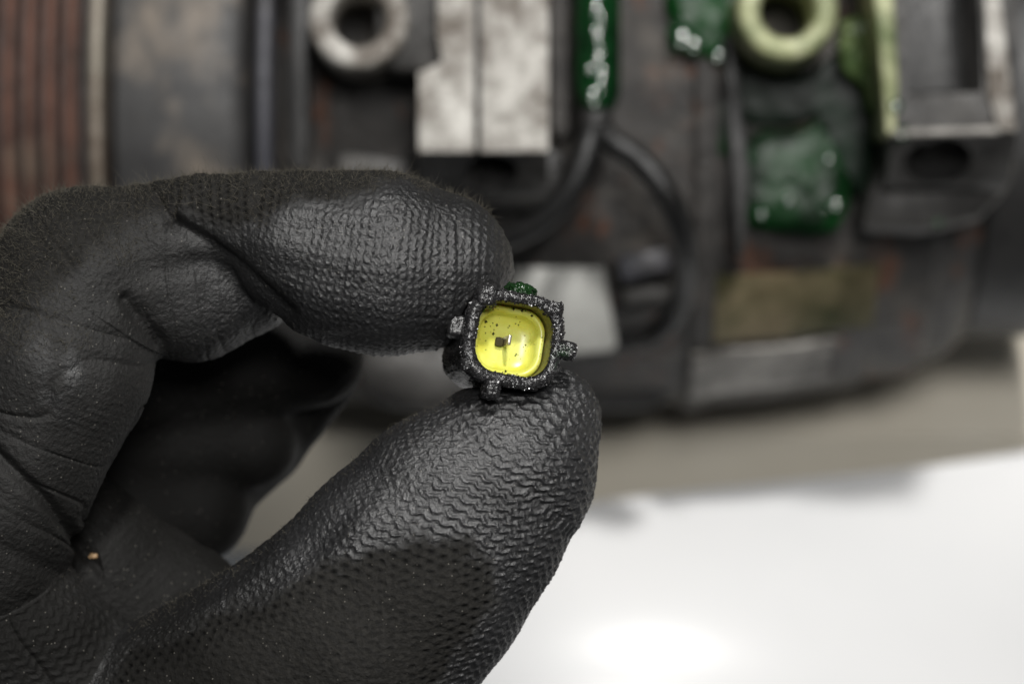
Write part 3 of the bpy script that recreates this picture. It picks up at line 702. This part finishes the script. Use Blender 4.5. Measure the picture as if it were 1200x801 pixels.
# --- knit coordinates: u along the finger, s round it (mm)
def curve_uv(V, ch):
    c = ch[0].astype(float); n = len(c); seg = c[1:, :2] - c[:-1, :2]; L = np.linalg.norm(seg, axis=1); cum = np.r_[0, np.cumsum(L)]
    T = seg / L[:, None]; Tn = np.concatenate([T[:1], T[:-1] + T[1:], T[-1:]]); Tn /= np.linalg.norm(Tn, axis=1)[:, None]
    best = np.full(len(V), 1e9); u = np.zeros(len(V)); s = np.zeros(len(V))
    for i in range(n - 1):
        w = V[:, :2] - c[i, :2]; tr = w @ seg[i] / L[i]**2; t = np.clip(tr, 0, 1); t2 = np.where((i == 0) | (i == n-2), np.where(i == 0, np.minimum(tr, 1), np.maximum(tr, 0)), t)
        cc = c[i] + t[:, None] * (c[i+1] - c[i]); d = np.hypot(V[:, 0] - cc[:, 0], V[:, 1] - cc[:, 1])
        tg = Tn[i] * (1 - t[:, None]) + Tn[i+1] * t[:, None]; tg /= np.linalg.norm(tg, axis=1)[:, None]
        pp = (V[:, 0] - cc[:, 0]) * -tg[:, 1] + (V[:, 1] - cc[:, 1]) * tg[:, 0]
        th = np.arctan2(pp, (V[:, 2] - cc[:, 2]) / float(ch[1])); m = d < best; best[m] = d[m]
        u[m] = (cum[i] + t2 * L[i])[m]; s[m] = (th * (4.0 + .65 * cc[:, 3]))[m]
    return u, s
idx_curve = mk_chain([(-30, 640, -14, 115), (24, 530, -12, 100), (62, 430, -11, 112), (90, 345, -12, 106), (150, 300, -12, 95), (230, 290, -12, 90), (300, 285, -10, 90), (350, 292, -8, 95), (405, 303, -9, 104), (450, 309, -9, 107), (508, 316, -10, 93), (560, 318, -11, 58)])
ui, si = curve_uv(V2, idx_curve); ut, st_ = curve_uv(V2, C_thumb); un, sn = curve_uv(V2, C_then)
Vf = V2.astype(F32); PP = [Vf[:, 0], Vf[:, 1], Vf[:, 2]]
d_ix = np.minimum(np.minimum(sd_chain(PP, C_prox), sd_chain(PP, C_mid)), sd_chain(PP, C_dist)); d_th = sd_chain(PP, C_thumb); d_tn = sd_chain(PP, C_then)
d_ot = np.minimum(sd_chain(PP, C_web), np.minimum(sd_chain(PP, C_palm), sd_chain(PP, C_bf1)))
grp = np.argmin(np.stack([d_ix, d_th, d_tn, d_ot], 1), 1)
# photo position of each vertex at its own depth (used to lay out where the dip-coat ends)
scl = D0 / (D0 - V2[:, 2]) / PX; PXv = 600 + V2[:, 0] * scl; PYv = 400.5 - V2[:, 1] * scl
def vnoise(V, f, seed):                   # cheap smooth value noise, vectorised
    p = V * f + seed; i = np.floor(p).astype(np.int64); fr = p - i; fr = fr * fr * (3 - 2 * fr); out = np.zeros(len(V))
    for dx in (0, 1):
        for dy in (0, 1):
            for dz in (0, 1):
                h = ((i[:, 0] + dx) * 73856093) ^ ((i[:, 1] + dy) * 19349663) ^ ((i[:, 2] + dz) * 83492791)
                h = (h * 2654435761) & 0xFFFFFFFF; h = ((h ^ (h >> 15)) * 2246822519) & 0xFFFFFFFF; h = (h ^ (h >> 13)) & 0xFFFF
                w = np.where(dx, fr[:, 0], 1 - fr[:, 0]) * np.where(dy, fr[:, 1], 1 - fr[:, 1]) * np.where(dz, fr[:, 2], 1 - fr[:, 2]); out += w * h / 65535.
    return out * 2 - 1
nl = vnoise(V2, .16, 3.1); nm = vnoise(V2, .5, 9.7); nf = vnoise(V2, 2.2, 21.3); nff = vnoise(V2, 4.5, 5.5)
sst = lambda x, a, b_: (lambda t: t * t * (3 - 2 * t))(np.clip((x - a) / (b_ - a), 0, 1))
def poly_sd(px_, py_, pts):
    pts = np.array(pts, float); d = np.full(len(px_), 1e9); ins = np.zeros(len(px_), bool); n = len(pts)
    for i in range(n):
        a, b_ = pts[i], pts[(i+1) % n]; e = b_ - a; t = np.clip(((px_ - a[0]) * e[0] + (py_ - a[1]) * e[1]) / (e @ e), 0, 1)
        d = np.minimum(d, np.hypot(px_ - a[0] - t * e[0], py_ - a[1] - t * e[1]))
        cr = ((a[1] > py_) != (b_[1] > py_)) & (px_ < (b_[0] - a[0]) * (py_ - a[1]) / (b_[1] - a[1] + 1e-9) + a[0]); ins ^= cr
    return np.where(ins, -d, d)
bare_t = poly_sd(PXv, PYv, [(150, 760), (300, 700), (400, 655), (455, 628), (545, 630), (578, 655), (584, 690), (562, 745), (530, 800), (500, 860), (100, 900)]) + 9 * nm + 10 * nl
bare_i = poly_sd(PXv, PYv, [(-50, 150), (620, 150), (590, 262), (540, 236), (450, 212), (400, 232), (330, 246), (280, 262), (215, 246), (160, 248), (90, 300), (20, 360), (-50, 400)]) + 9 * nm + 14 * nl
coat_t = sst(bare_t + 6 * nf, -13, 13); coat_i = sst(bare_i, -16, 16)
# stitches
tri = lambda x: 2 * np.abs(2 * (x - np.floor(x + .5))) - 1
wob = .08 * nl + .035 * nm
us_t = ut + .34 * st_
ph_t = us_t / 1.27 + .19 * np.cos(2 * np.pi * (st_ / 1.80 + wob)) + .03 * np.cos(4 * np.pi * st_ / 1.80) + wob * 1.5
row_t = .5 + .5 * np.cos(2 * np.pi * ph_t); h_t = row_t ** 1.8 * (.86 + .22 * nf)
ph_i = ui / 1.0 + .11 * np.sin(2 * np.pi * si / 1.2) + wob
row_i = (.5 + .5 * np.cos(2 * np.pi * ph_i)) ** 1.2 * (.68 + .32 * np.cos(2 * np.pi * si / 1.2 + 1.2)); h_i = row_i * (.75 + .4 * nf)
ph_n = un / 1.25 + .22 * np.cos(2 * np.pi * sn / 2.1) + wob * 2; h_n = (.5 + .5 * np.cos(2 * np.pi * ph_n)) ** 1.3
def pits(u, s, pu, ps):
    r = u / pu + .12 * nl; k = np.floor(r); c = s / ps + .5 * (k % 2); a = (r - k - .5); b_ = (c - np.floor(c) - .5)
    return np.exp(-((a * pu) ** 2 + (b_ * ps * .8) ** 2) / .085)
pit_t = pits(us_t, st_, 1.25, 1.45); pit_i = pits(ui, si, 1.15, 1.25)
strength_t = sst(bare_t, 120, -5) * sst(-bare_t, 75, 10)
hole = np.zeros(len(V2)); h = np.zeros(len(V2)); coat = np.ones(len(V2))
m = grp == 1; deep = .25 + .75 * sst(nl + .35 * nm, -.1, .5) * 0 + .75 * sst(-bare_t, 62, 2)
hole[m] = ((1 - coat_t) * pit_t * np.clip(deep, .18, 1))[m]
thumb_up = sst(PYv - (1060 - PXv * 1.0) + 0 * PXv, -150, 60)      # stitches press through most strongly over the pad
h[m] = (coat_t * h_t * (.28 + .72 * thumb_up) + (1 - coat_t) * (.35 * h_t))[m]; coat[m] = coat_t[m]
m = grp == 0; di = .3 + .55 * sst(PXv, 130, 240) * sst(420 - PXv, 0, 120)
hole[m] = ((1 - coat_i) * pit_i * di)[m]
band = .30 + .70 * sst(PXv, 300, 420); h[m] = (coat_i * h_i * band + (1 - coat_i) * .45 * h_i)[m]; coat[m] = coat_i[m]
lf_ = sst(PXv, 330, 150); coat[m] *= (1 - .62 * lf_[m])  # coat sheen lowered here and below, standing for weaker light at left
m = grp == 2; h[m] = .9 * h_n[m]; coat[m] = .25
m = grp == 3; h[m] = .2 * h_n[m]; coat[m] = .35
kr = np.exp(-((PXv - 70) / 60) ** 2 - ((PYv - 450) / 80) ** 2)       # coat rubbed shiny on the side of the finger
# drape: soft wrinkles and lengthwise puckers
wr = np.zeros(len(V2))
m = grp == 1; wr[m] = (.42 * vnoise(np.stack([ut * .055, st_ * .30, 0 * ut], 1), 1., 4.4) * sst(640 - PXv, 60, 260) + .30 * vnoise(np.stack([ut * .05, st_ * .13, 0 * ut], 1), 1., 14.4))[m]
m = grp == 0; wr[m] = (.28 * vnoise(np.stack([ui * .16, si * .10, 0 * ui], 1), 1., 7.7) + .22 * vnoise(np.stack([ui * .07, si * .32, 0 * ui], 1), 1., 8.1))[m]
m = grp >= 2; wr[m] = .5 * nl[m]
def ridged(p, f, sd): return -np.maximum(0, 1 - np.abs(vnoise(p, f, sd)) / .22) ** 1.5      # thin pressed-in creases
cr_i = ridged(np.stack([ui * .30, si * .075, 0 * ui], 1), 1., 31.7); cr_n = ridged(np.stack([un * .08, sn * .22, V2[:, 2] * .05], 1), 1., 13.9)
loose = sst(PXv, 330, 190) * (.35 + .65 * sst(nl, -.3, .4))
m = grp == 0; wr[m] += (.42 * cr_i * loose)[m]
m = grp == 2; wr[m] += (.35 * cr_n)[m]
m = grp == 3; wr[m] += (.30 * cr_n + .12 * nm)[m]
def groove(pts, w, dep):                  # a pressed-in fold line given as picture points on the surface
    best = np.full(len(V2), 1e9)
    for a, b_ in zip(pts[:-1], pts[1:]):
        a, b_ = np.array(a, float), np.array(b_, float); e = b_ - a; t = np.clip(((PXv - a[0]) * e[0] + (PYv - a[1]) * e[1]) / (e @ e), 0, 1)
        best = np.minimum(best, np.hypot(PXv - a[0] - t * e[0], PYv - a[1] - t * e[1]))
    return dep * np.exp(-(best / w) ** 2) * (V2[:, 2] > -22)
fold = groove([(205, 262), (240, 285), (285, 322), (335, 368)], 9, -1.1) + groove([(150, 352), (165, 372), (186, 402)], 9, -1.2) + groove([(185, 235), (205, 262)], 8, -.4) \
     + groove([(-20, 520), (12, 548), (52, 584), (110, 655), (184, 735)], 8, -1.2) + groove([(320, 404), (420, 396), (520, 392)], 7, -.22) + groove([(0, 640), (60, 668), (110, 700)], 10, -.3)
fold = np.where(grp == 1, 0, fold); disp = wr * np.where(V2[:, 2] > -40, 1, .3) + fold + np.where(grp == 1, .15 + .10 * sst(nl + .3 * nm, -.5, .35), .17) * (h - .5) - .36 * hole + .045 * nf + .035 * nff
contact = np.clip((sd_con(PP) - .1) / .8, 0, 1); disp = disp * contact
V3 = V2 + NRM * disp[:, None]
bd2 = (V2 < lo + 1.2).any(1) | (V2 > hi - 1.2).any(1); V3[bd2] = V2[bd2]
hand = None
def build_hand():
    base = Q(-60, 560, -40); wb = W(base); vw = W(V3) - wb
    qall = np.concatenate([q2, plain2, plain1]); ng = ng1 + ng2
    me = bpy.data.meshes.new('gloved_hand'); nv = len(vw)
    loops = np.concatenate([qall.ravel(), np.array([i for f in ng for i in f], np.int64)]).astype(np.int32)
    sizes = np.concatenate([np.full(len(qall), 4), np.array([len(f) for f in ng], np.int64)]).astype(np.int32)
    starts = np.r_[0, np.cumsum(sizes)[:-1]].astype(np.int32)
    me.vertices.add(nv); me.vertices.foreach_set('co', vw.astype(F32).ravel()); me.loops.add(len(loops)); me.loops.foreach_set('vertex_index', loops)
    me.polygons.add(len(sizes)); me.polygons.foreach_set('loop_start', starts)
    try: me.polygons.foreach_set('loop_total', sizes)
    except Exception: pass
    me.polygons.foreach_set('use_smooth', np.ones(len(sizes), bool)); me.update(calc_edges=True); me.validate()
    for nm_, ar in (('shade', np.clip(np.select([grp == 2, grp == 3, grp == 1], [np.full(len(V2), .8), np.full(len(V2), .85), .75 * sst(330 - PXv, -60, 160)], .25 + .35 * sst(PYv, 430, 560)) + .25 * nl, 0, 1)), ('knit', h), ('hole', hole), ('coat', np.maximum(coat, .95 * kr * (grp == 0) * (.6 + .6 * nm))), ('rub', kr)):  # first mask is painted shade over palm, web and lower left
        a = me.attributes.new(nm_, 'FLOAT', 'POINT'); a.data.foreach_set('value', ar.astype(F32))
    o = bpy.data.objects.new('gloved_hand', me); COL.objects.link(o); o.location = Vector(wb)
    print('HAND verts', nv, 'faces', len(sizes)); return o
def mat_glove():
    t = NT('black_dipped_knit_glove')
    k = t.attr('knit').outputs['Fac']; ho = t.attr('hole').outputs['Fac']; co = t.attr('coat').outputs['Fac']; rb = t.attr('rub').outputs['Fac']
    n1 = t.noise(1500, 4, .7); n2 = t.noise(3800, 3, .6); n3 = t.noise(90, 4, .6)
    cc = t.mix(t.ramp(n3, [(.35, 0), (.7, 1)]), (0.011, 0.011, 0.0115), (0.020, 0.020, 0.021))
    cf = t.mix(t.ramp(n1, [(.35, 0), (.7, 1)]), (0.012, 0.0116, 0.0105), (0.028, 0.0265, 0.024))
    c = t.mix(co, cf, cc)
    c = t.mix(t.math('MULTIPLY', k, .4), c, (0.028, 0.028, 0.030))  # knit crests painted lighter, as if lit
    c = t.mix(t.attr('shade').outputs['Fac'], c, (0.0075, 0.0072, 0.0066))  # shade of the lower left mixed into the glove colour
    vo = t.n('ShaderNodeTexVoronoi'); vo.inputs['Scale'].default_value = 2300; t.l(t.coord(), vo.inputs['Vector'])
    sepc = t.n('ShaderNodeSeparateColor'); t.l(vo.outputs['Color'], sepc.inputs[0])
    spk = t.math('MULTIPLY', t.math('LESS_THAN', vo.outputs['Distance'], .24), t.math('GREATER_THAN', sepc.outputs[0], .93))
    c = t.mix(t.math('MULTIPLY', spk, .5), c, (0.17, 0.16, 0.14))  # pale dots: dust specks and small painted glints
    c = t.mix(t.math('MULTIPLY', ho, 1.0, True), c, (0.003, 0.003, 0.003))
    r = t.math('ADD', t.math('MULTIPLY', co, -.38), t.math('ADD', .74, t.math('MULTIPLY', n1, .12)))
    r = t.math('SUBTRACT', r, t.math('MULTIPLY', t.math('MULTIPLY', k, co), .12))
    nb = t.bump(n1, .8, .00022); nb = t.bump(n2, .8, .00014, prev=nb)
    so_ = t.attr('shade').outputs['Fac']
    sp_ = t.math('ADD', .14, t.math('MULTIPLY', co, .75))
    return t.set(color=c, rough=r, normal=nb, spec=t.math('MULTIPLY', sp_, t.math('SUBTRACT', 1.0, t.math('MULTIPLY', so_, .6))))
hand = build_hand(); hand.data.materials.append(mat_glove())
hand['label'] = 'hand in a dirty black knitted work glove pinching the plug between index finger and thumb'; hand['category'] = 'gloved hand'
# lint standing off the bare knit on the knuckle and finger back
cand = np.where((grp == 0) & (coat < .5) & (NRM[:, 1] > .1) & (V2[:, 2] > -26))[0]
cand2 = np.where((grp == 1) & (V2[:, 2] > -20) & (NRM[:, 2] < .45) & (NRM[:, 2] > -.1) & (NRM[:, 0] - NRM[:, 1] < .2) & (PXv > 150))[0]
lv, lf = [], []
def hair(i, ln, wd):
    p = V3[i].copy(); d = NRM[i] + rng.normal(0, .55, 3); d /= np.linalg.norm(d); sd = np.cross(d, rng.normal(0, 1, 3)); sd /= np.linalg.norm(sd); b0 = len(lv); cur = rng.normal(0, .8, 3)
    for k in range(4):
        q = p + d * ln * k / 3 + cur * ln * (k / 3) ** 2 * .5; w = wd * (1 - k / 4)
        for a in range(3):
            th = 2.094 * a; s2_ = np.cross(d, sd); lv.append(q + w * (math.cos(th) * sd + math.sin(th) * s2_))
    for k in range(3):
        for a in range(3): lf.append((b0 + k*3 + a, b0 + k*3 + (a+1) % 3, b0 + (k+1)*3 + (a+1) % 3, b0 + (k+1)*3 + a))
for i in rng.choice(cand, 9000): hair(i, float(rng.gamma(1.5, .33)) + .12, .027)
for i in rng.choice(cand2, 900): hair(i, float(rng.gamma(2., .14)) + .1, .026)
li = mesh_obj('lint', np.array(lv), lf, mat_simple('grey_brown_lint', (.10, .09, .068), .8), hand, kind='stuff')
# a straw-coloured crumb caught on the glove
near = np.argmin((PXv - 112) ** 2 + (PYv - 651) ** 2 + np.where(V2[:, 2] < -30, 1e6, 0) + np.where(NRM[:, 2] < 0, 1e6, 0)); cpt = V3[near] + NRM[near] * .25
v, f = blob((0, 0, 0), (.62, .42, .35), amp=.25, seg=14); cr = mesh_obj('crumb', cpt + v, f, mat_simple('tan_crumb', (.42, .27, .14), .6, sc=2000)); fix_normals(cr)
cr['label'] = 'tiny tan crumb of dirt stuck to the glove below the index finger'; cr['category'] = 'crumb'
